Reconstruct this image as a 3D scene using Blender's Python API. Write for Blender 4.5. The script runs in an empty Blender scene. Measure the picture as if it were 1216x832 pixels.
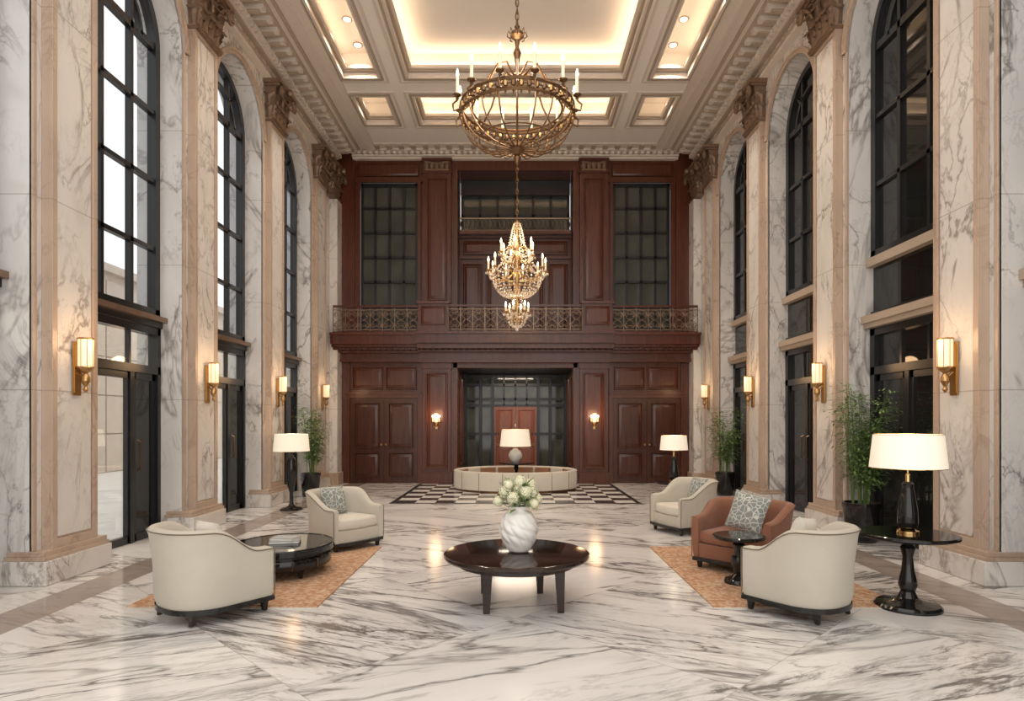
import bpy, math, random
from mathutils import Vector, Matrix
random.seed(7)
pi=math.pi
# ------------------------------------------------------------------ materials
class NT:
    def __init__(s,name):
        s.m=bpy.data.materials.new(name); s.m.use_nodes=True
        s.t=s.m.node_tree; s.b=s.t.nodes['Principled BSDF']; s.out=s.t.nodes['Material Output']
    def n(s,typ,**k):
        nd=s.t.nodes.new(typ)
        for a,b in k.items(): setattr(nd,a,b)
        return nd
    def l(s,a,b): s.t.links.new(a,b)
    def put(s,sock,v):
        if hasattr(v,'is_output'): s.l(v,sock)
        else: sock.default_value=v
    def math(s,op,a,b=0.0,c=0.0,clamp=False):
        nd=s.n('ShaderNodeMath',operation=op); nd.use_clamp=clamp
        s.put(nd.inputs[0],a); s.put(nd.inputs[1],b); s.put(nd.inputs[2],c)
        return nd.outputs[0]
    def mapr(s,v,a,b,c,d):
        nd=s.n('ShaderNodeMapRange'); nd.clamp=True
        s.put(nd.inputs[0],v)
        for i,x in enumerate((a,b,c,d)): nd.inputs[i+1].default_value=x
        return nd.outputs[0]
    def mix(s,f,a,b):
        nd=s.n('ShaderNodeMix',data_type='RGBA')
        s.put(nd.inputs[0],f)
        for i,x in ((6,a),(7,b)):
            if hasattr(x,'is_output'): s.l(x,nd.inputs[i])
            else: nd.inputs[i].default_value=(*x,1)
        return nd.outputs[2]
    def noise(s,vec,scale,detail=4,rough=.55,dist=0):
        nd=s.n('ShaderNodeTexNoise'); s.l(vec,nd.inputs['Vector'])
        nd.inputs['Scale'].default_value=scale; nd.inputs['Detail'].default_value=detail
        nd.inputs['Roughness'].default_value=rough; nd.inputs['Distortion'].default_value=dist
        return nd.outputs[0]
    def mapping(s,vec,sc=(1,1,1),rot=(0,0,0),loc=(0,0,0)):
        nd=s.n('ShaderNodeMapping'); s.l(vec,nd.inputs[0])
        nd.inputs['Scale'].default_value=sc; nd.inputs['Rotation'].default_value=rot; nd.inputs['Location'].default_value=loc
        return nd.outputs[0]
    def bump(s,h,st=.3,d=.02):
        nd=s.n('ShaderNodeBump'); s.l(h,nd.inputs['Height']); nd.inputs['Strength'].default_value=st; nd.inputs['Distance'].default_value=d
        s.l(nd.outputs[0],s.b.inputs['Normal'])
    def vein(s,vec,scale,width,dist=.6,detail=5,rough=.6):
        f=s.noise(vec,scale,detail,rough,dist)
        a=s.math('ABSOLUTE',s.math('SUBTRACT',f,.5))
        return s.math('POWER',s.mapr(a,0,width,1,0),1.6)

def simple(name,col,rough=.5,metal=0,var=.06,vscale=8,emit=None,es=0,bump=0,spec=None):
    k=NT(name); b=k.b
    tc=k.n('ShaderNodeTexCoord').outputs['Object']
    nz=k.noise(tc,vscale,4)
    c1=tuple(max(0,c*(1-var)) for c in col); c2=tuple(min(1,c*(1+var)) for c in col)
    k.l(k.mix(nz,c1,c2),b.inputs['Base Color'])
    b.inputs['Roughness'].default_value=rough; b.inputs['Metallic'].default_value=metal
    if spec is not None: b.inputs['Specular IOR Level'].default_value=spec
    if emit: b.inputs['Emission Color'].default_value=(*emit,1); b.inputs['Emission Strength'].default_value=es
    if bump:
        k.bump(k.noise(tc,vscale*18,3),bump,.004)
    return k.m

def marble(name,base,vein,base2,scale=1.0,rough=.22,tile=None,amt=.8,w=1.0):
    k=NT(name); geo=k.n('ShaderNodeNewGeometry').outputs['Position']
    m=k.mapping(geo,(1,1,.55),(.5,.4,.3))
    v1=k.vein(m,.6*scale,.024*w,1.0); v2=k.vein(m,1.5*scale,.024*w,.8); v3=k.vein(m,4.5*scale,.03,.5)
    mask=k.mapr(k.noise(geo,.8*scale,2),.44,.60,0,1)
    mask1=k.mapr(k.noise(k.mapping(geo,loc=(5,3,1)),.6*scale,2),.38,.6,.25,1)
    cloud=k.mapr(k.noise(m,.9*scale,5,.6,.8),.38,.7,0,1)
    a=k.math('MULTIPLY',v2,mask); a=k.math('MULTIPLY',a,.8)
    a=k.math('ADD',a,k.math('MULTIPLY',v1,mask1)); 
    a=k.math('ADD',a,k.math('MULTIPLY',k.math('MULTIPLY',v3,mask),.3),clamp=True)
    a=k.math('MULTIPLY',a,amt)
    c=k.mix(k.math('MULTIPLY',cloud,.8),base,base2)
    c=k.mix(a,c,vein)
    if tile:
        sp=k.n('ShaderNodeSeparateXYZ'); k.l(geo,sp.inputs[0])
        z=k.math('FRACT',k.math('DIVIDE',sp.outputs[2],tile))
        z=k.math('LESS_THAN',z,.006)
        c=k.mix(k.math('MULTIPLY',z,.45),c,(.25,.2,.16))
    k.l(c,k.b.inputs['Base Color']); k.b.inputs['Roughness'].default_value=rough
    return k.m

def floor_mat():
    k=NT('polished_marble_floor'); geo=k.n('ShaderNodeNewGeometry').outputs['Position']
    sp=k.n('ShaderNodeSeparateXYZ'); k.l(geo,sp.inputs[0]); x=sp.outputs[0]; y=k.math('ADD',sp.outputs[1],.25)
    a=k.math('MULTIPLY',k.math('ADD',x,y),.7071); b=k.math('MULTIPLY',k.math('SUBTRACT',y,x),.7071)
    S=1.9
    ta=k.math('DIVIDE',a,S); tb=k.math('DIVIDE',b,S)
    ia=k.math('FLOOR',ta); ib=k.math('FLOOR',tb)
    cid=k.n('ShaderNodeCombineXYZ'); k.l(ia,cid.inputs[0]); k.l(ib,cid.inputs[1])
    wn=k.n('ShaderNodeTexWhiteNoise'); k.l(cid.outputs[0],wn.inputs[0])
    par=k.math('SUBTRACT',k.math('MULTIPLY',k.math('PINGPONG',k.math('ADD',ia,ib),1.0),2.0),1.0)
    ang=math.radians(24)
    xs=k.math('MULTIPLY',x,par)
    p=k.math('ADD',k.math('MULTIPLY',xs,-math.cos(ang)),k.math('MULTIPLY',y,math.sin(ang)))
    q=k.math('ADD',k.math('MULTIPLY',xs,math.sin(ang)),k.math('MULTIPLY',y,math.cos(ang)))
    cv=k.n('ShaderNodeCombineXYZ'); k.l(k.math('MULTIPLY',p,.32),cv.inputs[0]); k.l(k.math('MULTIPLY',q,1.55),cv.inputs[1])
    k.l(k.math('MULTIPLY',wn.outputs[0],9),cv.inputs[2])
    v=cv.outputs[0]
    v1=k.vein(v,.85,.027,.5,6,.55); v2=k.vein(v,2.1,.026,.4,6,.55); v3=k.vein(v,5,.04,.3,4)
    mask=k.mapr(k.noise(v,.9,2),.42,.56,0,1)
    mask1=k.mapr(k.noise(k.mapping(v,loc=(9,4,2)),.7,2),.36,.54,.2,1)
    mask2=k.mapr(k.noise(k.mapping(v,loc=(4,2,7)),.9,2),.51,.60,0,1)
    sm=k.mapr(k.noise(v,4.5,9,.82,.6),.48,.58,0,1)
    A=k.math('ADD',k.math('MULTIPLY',k.math('MULTIPLY',v1,mask1),1.0),k.math('MULTIPLY',k.math('MULTIPLY',v2,mask),.9))
    A=k.math('ADD',A,k.math('MULTIPLY',k.math('MULTIPLY',v3,mask),.3))
    A=k.math('ADD',A,k.math('MULTIPLY',k.math('MULTIPLY',sm,mask2),.85),clamp=True)
    cloud=k.mapr(k.noise(v,1.0,5),.38,.72,0,1)
    c=k.mix(cloud,(.83,.80,.77),(.68,.65,.625))
    c=k.mix(k.math('MULTIPLY',A,.88),c,(.115,.095,.083))
    ja=k.math('LESS_THAN',k.math('FRACT',ta),.004); jb=k.math('LESS_THAN',k.math('FRACT',tb),.004)
    j=k.math('MAXIMUM',ja,jb); c=k.mix(k.math('MULTIPLY',j,.5),c,(.35,.3,.27))
    ax=k.math('ABSOLUTE',x)
    bd=k.math('MULTIPLY',k.math('GREATER_THAN',ax,3.86),k.math('LESS_THAN',ax,4.28))
    c=k.mix(k.math('MULTIPLY',bd,.85),c,k.mix(k.noise(geo,3,5),(.20,.15,.12),(.38,.31,.26)))
    k.l(c,k.b.inputs['Base Color'])
    k.b.inputs['Roughness'].default_value=.14
    return k.m

def wood_mat(name,c1,c2,rough=.33,axis='z'):
    k=NT(name); geo=k.n('ShaderNodeNewGeometry').outputs['Position']
    sc=(9,9,.7) if axis=='z' else (.7,9,9)
    f=k.noise(k.mapping(geo,sc),1.6,6,.65,1.2)
    f2=k.noise(k.mapping(geo,(sc[0]*6,sc[1]*6,sc[2]*3)),2,3)
    g=k.math('ADD',k.math('MULTIPLY',k.mapr(f,.35,.65,0,1),.7),k.math('MULTIPLY',f2,.3))
    k.l(k.mix(g,c1,c2),k.b.inputs['Base Color']); k.b.inputs['Roughness'].default_value=rough
    return k.m

def rug_mat():
    k=NT('orange_woven_rug'); geo=k.n('ShaderNodeNewGeometry').outputs['Position']
    vo=k.n('ShaderNodeTexVoronoi'); k.l(geo,vo.inputs['Vector']); vo.inputs['Scale'].default_value=16
    f=k.mapr(k.noise(geo,7,6,.8,1.5),.40,.60,0,1)
    c=k.mix(f,(.46,.21,.09),(.66,.42,.25))
    c=k.mix(k.mapr(vo.outputs[0],.3,.55,0,.6),c,(.76,.60,.44))
    c=k.mix(k.mapr(k.noise(geo,26,3),.42,.62,0,.7),c,(.40,.17,.07))
    sp=k.n('ShaderNodeSeparateXYZ'); k.l(geo,sp.inputs[0])
    st=k.mapr(k.math('SINE',k.math('MULTIPLY',sp.outputs[1],110)),-1,1,0,.35)
    c=k.mix(st,c,(.30,.14,.07))
    k.l(c,k.b.inputs['Base Color']); k.b.inputs['Roughness'].default_value=.95
    k.bump(k.noise(geo,70,2),.9,.012); return k.m

def checker_mat():
    k=NT('black_white_inlay'); geo=k.n('ShaderNodeNewGeometry').outputs['Position']
    ch=k.n('ShaderNodeTexChecker'); k.l(k.mapping(geo,loc=(.0,-12.35,.13)),ch.inputs[0]); ch.inputs['Scale'].default_value=1/.393
    c=k.mix(ch.outputs['Fac'],(.03,.027,.025),(.8,.77,.73))
    k.l(c,k.b.inputs['Base Color']); k.b.inputs['Roughness'].default_value=.17; return k.m

def fabric(name,col,pat=None,scale=14,lo=.05,hi=.12):
    k=NT(name); tc=k.n('ShaderNodeTexCoord').outputs['Object']
    c=k.mix(k.noise(tc,6,4),tuple(x*.93 for x in col),tuple(min(1,x*1.05) for x in col))
    if pat:
        vo=k.n('ShaderNodeTexVoronoi'); vo.feature='DISTANCE_TO_EDGE'; k.l(tc,vo.inputs['Vector']); vo.inputs['Scale'].default_value=scale
        c=k.mix(k.mapr(vo.outputs[0],lo,hi,1,0),c,pat)
    k.l(c,k.b.inputs['Base Color']); k.b.inputs['Roughness'].default_value=.85
    k.b.inputs['Sheen Weight'].default_value=.15
    k.bump(k.noise(tc,220,2),.25,.002); return k.m

def clear_glass(name,tint=(.95,.97,.97),refl=.07):
    k=NT(name)
    tr=k.n('ShaderNodeBsdfTransparent'); tr.inputs[0].default_value=(*tint,1)
    gl=k.n('ShaderNodeBsdfGlossy'); gl.inputs['Roughness'].default_value=.02
    lw=k.n('ShaderNodeLayerWeight'); lw.inputs[0].default_value=.2
    f=k.math('ADD',k.math('MULTIPLY',lw.outputs['Fresnel'],.35),refl*.3)
    mx=k.n('ShaderNodeMixShader'); k.l(f,mx.inputs[0]); k.l(tr.outputs[0],mx.inputs[1]); k.l(gl.outputs[0],mx.inputs[2])
    k.l(mx.outputs[0],k.out.inputs[0]); return k.m

MW=marble('white_marble',(.78,.755,.725),(.24,.215,.20),(.63,.605,.58),1.0,.2,1.9,.9,1.15)
MB_=marble('beige_marble',(.55,.42,.325),(.28,.18,.12),(.45,.335,.255),1.5,.28,1.9,.5)
MP=marble('pale_marble',(.77,.735,.69),(.27,.225,.195),(.66,.615,.57),1.35,.22,1.9,.85,1.2)
FL=floor_mat()
WD=wood_mat('mahogany_panelling',(.05,.0125,.006),(.14,.039,.019),.28)
WD2=wood_mat('mahogany_door',(.036,.010,.005),(.09,.026,.0135),.26)
WR=wood_mat('red_wood_door',(.15,.042,.021),(.28,.09,.045),.3)
DW=wood_mat('dark_espresso_wood',(.012,.006,.004),(.035,.018,.012),.1,'x')
BK=simple('black_painted_metal',(.012,.012,.013),.3,0)
LQ=simple('black_lacquer',(.01,.009,.009),.08)
DG=simple('dark_tinted_glass',(.012,.013,.013),.03,0,.3,3)
DG2=simple('smoked_glass',(.075,.08,.068),.07,0,.6,1.8)
GL=clear_glass('sky_dimming_glass',(.57,.60,.64)); GLD=clear_glass('clear_door_glass')  # window tint added to hold back and cool the bright sky
PL=simple('ceiling_plaster',(.82,.77,.71),.7,0,.02)
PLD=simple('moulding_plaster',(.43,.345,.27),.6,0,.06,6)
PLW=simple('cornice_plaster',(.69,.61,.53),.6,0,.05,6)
CAP=simple('gilded_stone',(.22,.14,.09),.42,.3,.4,14)
BR=simple('antique_brass',(.50,.31,.13),.28,1,.2,10)
BZ=simple('dark_bronze',(.20,.115,.06),.35,.9,.3,12)
GD=simple('polished_gold',(.75,.50,.22),.2,1)
IR=simple('wrought_iron',(.24,.16,.11),.35,.5,.3)
CR=fabric('cream_upholstery',(.55,.505,.42))
CR2=fabric('cream_cushion',(.66,.61,.52))
BL=fabric('cognac_upholstery',(.26,.11,.06))
BS=fabric('tan_seat',(.33,.18,.10))
PG=fabric('sage_patterned_cushion',(.24,.26,.235),(.60,.60,.54),17,.03,.07)
PC=fabric('ivory_cushion',(.74,.70,.62))
RUG=rug_mat(); CHK=checker_mat()
WC=simple('white_ceramic',(.80,.78,.73),.3,0,.03)
LF=simple('green_leaves',(.11,.18,.05),.5,0,.5,9)
LF2=simple('pale_leaves',(.20,.31,.10),.5,0,.4,9)
FLW=simple('cream_petals',(.90,.87,.64),.6,0,.1,30,(1,.95,.7),.04)  # petals carry a faint added glow so they look lit
FLC=simple('hydrangea_core',(.45,.53,.22),.6)
SOIL=simple('soil',(.03,.02,.012),.9)
SH=simple('lit_lampshade',(.85,.80,.70),.8,0,.02,8,(1,.84,.62),.42)
BULB=simple('warm_bulb',(1,.9,.7),.4,0,.0,8,(1,.78,.48),12)
CNDL=simple('candle_sleeve',(.85,.74,.55),.5,0,.02,8,(1,.75,.45),.25)
GLOW=simple('sconce_glass',(.8,.66,.5),.25,0,.05,8,(1,.68,.38),.75)
CRY=simple('crystal_beads',(.80,.68,.54),.06,.3,.2,20,(1,.78,.56),.14)  # slight warm emission stands in for light caught in the crystal
STN=simple('exterior_stone',(.62,.52,.43),.85,0,.12,3,bump=.4)
PAV=simple('exterior_paving',(.70,.68,.65),.8,0,.1,2)
BKP=simple('book_cover',(.42,.42,.42),.5); PAP=simple('book_pages',(.8,.78,.72),.8)

# ------------------------------------------------------------------ mesh builder
class MB:
    def __init__(s): s.v=[];s.f=[];s.m=[];s.mats=[];s.M=Matrix()
    def add(s,vs,fs,mat):
        o=len(s.v)
        for p in vs: s.v.append(tuple(s.M@Vector(p)))
        if mat not in s.mats: s.mats.append(mat)
        i=s.mats.index(mat)
        for f in fs: s.f.append(tuple(o+a for a in f)); s.m.append(i)
    def box(s,x0,x1,y0,y1,z0,z1,mat):
        x0,x1=sorted((x0,x1)); y0,y1=sorted((y0,y1)); z0,z1=sorted((z0,z1))
        s.add([(x0,y0,z0),(x1,y0,z0),(x1,y1,z0),(x0,y1,z0),(x0,y0,z1),(x1,y0,z1),(x1,y1,z1),(x0,y1,z1)],
              [(0,3,2,1),(4,5,6,7),(0,1,5,4),(1,2,6,5),(2,3,7,6),(3,0,4,7)],mat)
    def frus(s,c0,s0,c1,s1,mat):
        vs=[]
        for c,w in ((c0,s0),(c1,s1)):
            for a,b in ((-1,-1),(1,-1),(1,1),(-1,1)): vs.append((c[0]+a*w[0]/2,c[1]+b*w[1]/2,c[2]))
        s.add(vs,[(0,3,2,1),(4,5,6,7),(0,1,5,4),(1,2,6,5),(2,3,7,6),(3,0,4,7)],mat)
    def lathe(s,prof,mat,c=(0,0,0),n=32,sx=1,sy=1,fn=None):
        vs=[];fs=[]
        for j,(r,z) in enumerate(prof):
            for i in range(n):
                a=2*pi*i/n; rr=r*(fn(a,z) if fn else 1)
                vs.append((c[0]+rr*sx*math.cos(a),c[1]+rr*sy*math.sin(a),c[2]+z))
        for j in range(len(prof)-1):
            for i in range(n):
                k=(i+1)%n; fs.append((j*n+i,j*n+k,(j+1)*n+k,(j+1)*n+i))
        fs.append(tuple(range(n-1,-1,-1))); L=(len(prof)-1)*n; fs.append(tuple(range(L,L+n)))
        s.add(vs,fs,mat)
    def tube(s,pts,r,mat,n=6,closed=False):
        pts=[Vector(p) for p in pts]; N=len(pts); vs=[];fs=[]
        up=None
        for i,p in enumerate(pts):
            if closed: t=pts[(i+1)%N]-pts[i-1]
            else: t=pts[min(i+1,N-1)]-pts[max(i-1,0)]
            if t.length<1e-9: t=Vector((0,0,1))
            t.normalize()
            if up is None:
                up=t.orthogonal().normalized()
            else:
                up=(up-t*up.dot(t)); up=up.normalized() if up.length>1e-6 else t.orthogonal().normalized()
            b=t.cross(up); rr=r[i] if isinstance(r,(list,tuple)) else r
            for k in range(n):
                a=2*pi*k/n; vs.append(tuple(p+up*(rr*math.cos(a))+b*(rr*math.sin(a))))
        for i in range(N if closed else N-1):
            for k in range(n):
                i2=(i+1)%N; k2=(k+1)%n
                fs.append((i*n+k,i*n+k2,i2*n+k2,i2*n+k))
        if not closed: fs.append(tuple(range(n-1,-1,-1))); fs.append(tuple(range((N-1)*n,N*n)))
        s.add(vs,fs,mat)
    def ball(s,c,r,mat,n=8,m=5,sz=1):
        prof=[(max(r*math.sin(pi*j/m),.0005),-r*sz*math.cos(pi*j/m)) for j in range(m+1)]
        s.lathe(prof,mat,c,n)
    def octa(s,c,r,h,mat):
        x,y,z=c
        s.add([(x+r,y,z),(x,y+r,z),(x-r,y,z),(x,y-r,z),(x,y,z+h),(x,y,z-h)],
              [(0,1,4),(1,2,4),(2,3,4),(3,0,4),(1,0,5),(2,1,5),(3,2,5),(0,3,5)],mat)
    def panel(s,x0,x1,z0,z1,y,mat,w=.05,d=.03,fmat=None):
        fm=fmat or mat
        def ring(a,ya,b,yb,mt):
            vs=[(x0+a,ya,z0+a),(x1-a,ya,z0+a),(x1-a,ya,z1-a),(x0+a,ya,z1-a),(x0+b,yb,z0+b),(x1-b,yb,z0+b),(x1-b,yb,z1-b),(x0+b,yb,z1-b)]
            s.add(vs,[(0,1,5,4),(1,2,6,5),(2,3,7,6),(3,0,4,7)],mt)
        ring(0,y,.2*w,y-d,mat); ring(.2*w,y-d,.55*w,y-d,mat); ring(.55*w,y-d,w,y-.002,mat)
        ring(w,y-.002,1.3*w,y-.004,fm); ring(1.3*w,y-.004,2.3*w,y-.6*d,fm)
        a=2.3*w
        s.add([(x0+a,y-.6*d,z0+a),(x1-a,y-.6*d,z0+a),(x1-a,y-.6*d,z1-a),(x0+a,y-.6*d,z1-a)],[(0,1,2,3)],fm)
    def band(s,x0,x1,yc,zc,r0,r1,mat,a0=0,a1=pi,n=28):
        vs=[];fs=[]
        for i in range(n+1):
            a=a0+(a1-a0)*i/n; c,q=math.cos(a),math.sin(a)
            vs+= [(x0,yc+r0*c,zc+r0*q),(x0,yc+r1*c,zc+r1*q),(x1,yc+r1*c,zc+r1*q),(x1,yc+r0*c,zc+r0*q)]
        for i in range(n):
            for k in range(4):
                k2=(k+1)%4; fs.append((i*4+k,i*4+k2,i*4+4+k2,i*4+4+k))
        fs.append((0,1,2,3)); fs.append(tuple(n*4+q for q in (3,2,1,0)))
        s.add(vs,fs,mat)
    def build(s,name,loc=(0,0,0),rz=0,bevel=0,sharp=35,recalc=True,parent=None,rot=None):
        me=bpy.data.meshes.new(name); me.from_pydata(s.v,[],s.f)
        for m in s.mats: me.materials.append(m)
        me.polygons.foreach_set('material_index',s.m)
        me.polygons.foreach_set('use_smooth',[True]*len(s.f))
        me.update()
        if recalc:
            import bmesh
            b=bmesh.new(); b.from_mesh(me); bmesh.ops.recalc_face_normals(b,faces=b.faces); b.to_mesh(me); b.free()
        me.set_sharp_from_angle(angle=math.radians(sharp))
        ob=bpy.data.objects.new(name,me); bpy.context.collection.objects.link(ob)
        ob.location=loc; ob.rotation_euler=rot or (0,0,rz)
        if bevel:
            md=ob.modifiers.new('bevel','BEVEL'); md.width=bevel; md.segments=2; md.limit_method='ANGLE'; md.angle_limit=math.radians(40)
        if parent: ob.parent=parent
        return ob
def copy(ob,loc,rz=None,name=None):
    o=bpy.data.objects.new(name or ob.name.split('.')[0],ob.data); bpy.context.collection.objects.link(o)
    o.location=loc
    if rz is not None: o.rotation_euler=(0,0,rz)
    for md in ob.modifiers:
        if md.type=='BEVEL':
            m=o.modifiers.new('bevel','BEVEL'); m.width=md.width; m.segments=2; m.limit_method='ANGLE'; m.angle_limit=md.angle_limit
    return o

def light(kind,name,loc,energy,col=(1,.8,.6),size=.1,rot=(0,0,0),sizey=None,spot=None,blend=.6):
    L=bpy.data.lights.new(name,kind); L.energy=energy; L.color=col
    if kind=='AREA':
        L.size=size
        if sizey: L.shape='RECTANGLE'; L.size_y=sizey
    else: L.shadow_soft_size=size
    if spot: L.spot_size=spot; L.spot_blend=blend
    o=bpy.data.objects.new(name,L); bpy.context.collection.objects.link(o); o.location=loc; o.rotation_euler=rot
    return o

# ------------------------------------------------------------------ camera / world
cam=bpy.data.cameras.new('camera'); co=bpy.data.objects.new('camera',cam); bpy.context.collection.objects.link(co)
co.location=(0,0,1.6); co.rotation_euler=(pi/2,0,0)
cam.sensor_fit='HORIZONTAL'; cam.sensor_width=36; cam.lens=750*36/1216; cam.shift_x=-4/1216; cam.shift_y=84/1216
cam.clip_end=200
bpy.context.scene.camera=co
w=bpy.data.worlds.new('world'); bpy.context.scene.world=w; w.use_nodes=True
bg=w.node_tree.nodes['Background']; bg.inputs[0].default_value=(1,.97,.935,1); bg.inputs[1].default_value=1.95
try:
    bpy.context.scene.view_settings.view_transform='Standard'; bpy.context.scene.view_settings.look='None'
    bpy.context.scene.view_settings.exposure=0
except Exception as e: print(e)

# ------------------------------------------------------------------ room shell
BAYS=[2.4,5.2,8.0,10.8,13.6]; PIL=[1.0,3.8,6.6,9.4,12.2,15.0]
RW=.93; ZS=6.82; XW=4.70; XO=5.35; XG=5.08; YB=16.4
b=MB(); b.box(-5.4,5.4,-.5,20.4,-.2,0,FL); b.build('floor')
b=MB(); b.box(-2.36,2.36,12.35,16.1,.0,.006,CHK)
for x0,x1,y0,y1 in ((-2.45,-2.36,12.26,16.1),(2.36,2.45,12.26,16.1),(-2.36,2.36,12.26,12.35)): b.box(x0,x1,y0,y1,0,.006,BK)
b.build('floor_inlay')

def side_wall(s,name):
    b=MB()
    edges=[(.5,BAYS[0]-RW)]+[(BAYS[i]+RW,BAYS[i+1]-RW) for i in range(4)]+[(BAYS[4]+RW,YB+.0)]
    for y0,y1 in edges: b.box(s*XW,s*XO,y0,y1,0,8.5,MW)
    n=28
    for yc in BAYS:
        vs=[];fs=[]
        for i in range(n+1):
            a=pi*i/n; y=yc+RW*math.cos(a); z=ZS+RW*math.sin(a)
            vs+=[(s*XW,y,z),(s*XW,y,8.5),(s*XO,y,z),(s*XO,y,8.5)]
        for i in range(n):
            k=i*4; fs+=[(k,k+1,k+5,k+4)]
        b.add(vs,fs,MP)
        fs=[]
        for i in range(n):
            k=i*4; fs+=[(k,k+4,k+6,k+2),(k+2,k+6,k+7,k+3)]
        b.add(vs,fs,MW)
        b.band(s*(XW-.035),s*(XW+.02),yc,ZS,RW-.0,RW+.085,MB_)
        b.band(s*(XW-.05),s*XW,yc,ZS,RW+.06,RW+.095,MB_)
    return b.build(name,recalc=False)
side_wall(-1,'wall_left'); side_wall(1,'wall_right')

def pilaster(s,name):
    b=MB()
    f=XW-.09
    b.box(s*f,s*XW,-.34,.34,.3,7.3,MB_)
    b.box(s*(f-.022),s*f,-.34,-.27,.3,7.3,MB_); b.box(s*(f-.022),s*f,.27,.34,.3,7.3,MB_)
    for z0,z1 in ((.3,.42),(7.18,7.3)): b.box(s*(f-.022),s*f,-.27,.27,z0,z1,MB_)
    b.box(s*(f-.008),s*f,-.25,.25,.44,7.16,MP)
    for q in (-1,1): b.box(s*(XW-.02),s*(XW+.02),q*.47,q*.42,.33,ZS,MB_)
    b.box(s*(f-.075),s*(XW+.28),-.50,.50,0,.24,MP)
    b.box(s*(f-.055),s*(XW+.26),-.485,.485,.24,.28,MB_)
    b.box(s*(f-.035),s*(XW+.24),-.475,.475,.28,.33,MB_)
    return b.build(name,bevel=.01)
for s in (-1,1):
    p=pilaster(s,'marble_pilaster')
    for i,y in enumerate(PIL):
        if i==0: p.location=(0,y,0)
        else: copy(p,(0,y,0))
for s in (-1,1):
    b=MB(); b.box(s*4.5,s*4.7,15.95,16.38,0,7.22,MP); b.box(s*4.46,s*4.7,15.9,16.38,0,.3,MB_); b.build('corner_pilaster',bevel=.01)

# capitals
def capital():
    b=MB(); w=.74; h=.72
    b.frus((0,.05,0),(w*.86,.2),(0,.0,h*.86),(w*1.0,.32),CAP)
    b.box(-w*.58,w*.58,-.26,.12,h*.9,h,CAP); b.box(-w*.54,w*.54,-.22,.12,h*.84,h*.9,CAP)
    b.box(-w*.48,w*.48,-.1,.12,-.05,0,CAP); b.tube([(-w*.48,-.1,0),(w*.48,-.1,0)],.025,CAP,6)
    def leaf(x,y,z,wd,ht,ang,out):
        vs=[];fs=[];N=10
        for i in range(N+1):
            t=i/N; zz=z+ht*math.sin(min(t*1.15,1)*pi/2)-(.3*ht*max(0,t-.75)/.25)
            o=out*(t**2.2)+.02
            ww=wd*(.55+.75*math.sin(t*pi*.85))*(1-.75*max(0,t-.7)/.3)*(1+.2*math.sin(t*26))
            for k in (-1,-.5,0,.5,1):
                lx=k*ww/2; ly=-(o-abs(k)*.02+(.014 if k==0 else 0))
                vs.append((x+lx*math.cos(ang)-ly*math.sin(ang),y+ly*math.cos(ang)+lx*math.sin(ang),zz))
        for i in range(N):
            for k in range(4): fs.append((i*5+k,i*5+k+1,i*5+6+k,i*5+5+k))
        b.add(vs,fs,CAP)
    for k in (-1.5,-.5,.5,1.5): leaf(k*w*.235,-.06,.0,w*.26,h*.4,0,.13)
    for k in (-1,0,1): leaf(k*w*.26,-.08,h*.22,w*.28,h*.45,0,.16)
    for k in (-1.5,-.5,.5,1.5): leaf(k*w*.2,-.10,h*.45,w*.18,h*.36,0,.14)
    for sx in (-1,1):
        leaf(sx*w*.42,.0,0,.2,h*.4,sx*pi/2,.1); leaf(sx*w*.43,.0,h*.25,.2,h*.45,sx*pi/2,.12)
        pts=[]
        for i in range(26):
            t=i/25; a=pi*.5+t*3.6*pi; r=.11*(1-t*.82)
            pts.append((sx*(w*.45+ r*math.cos(a)*.9),-.24-.02*t,h*.72+r*math.sin(a)))
        b.tube([(sx*w*.1,-.16,h*.5),(sx*w*.22,-.2,h*.72),(sx*w*.36,-.23,h*.83)]+pts,.028,CAP,5)
    b.ball((0,-.28,h*.9),.07,CAP)
    return b.build('pilaster_capital')
cap=capital(); first=True
for s in (-1,1):
    for y in PIL+[16.0]:
        rz= pi/2 if s<0 else -pi/2
        loc=(s*(XW-.07),y,7.28)
        if first: cap.location=loc; cap.rotation_euler=(0,0,rz); first=False
        else: copy(cap,loc,rz)

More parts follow.
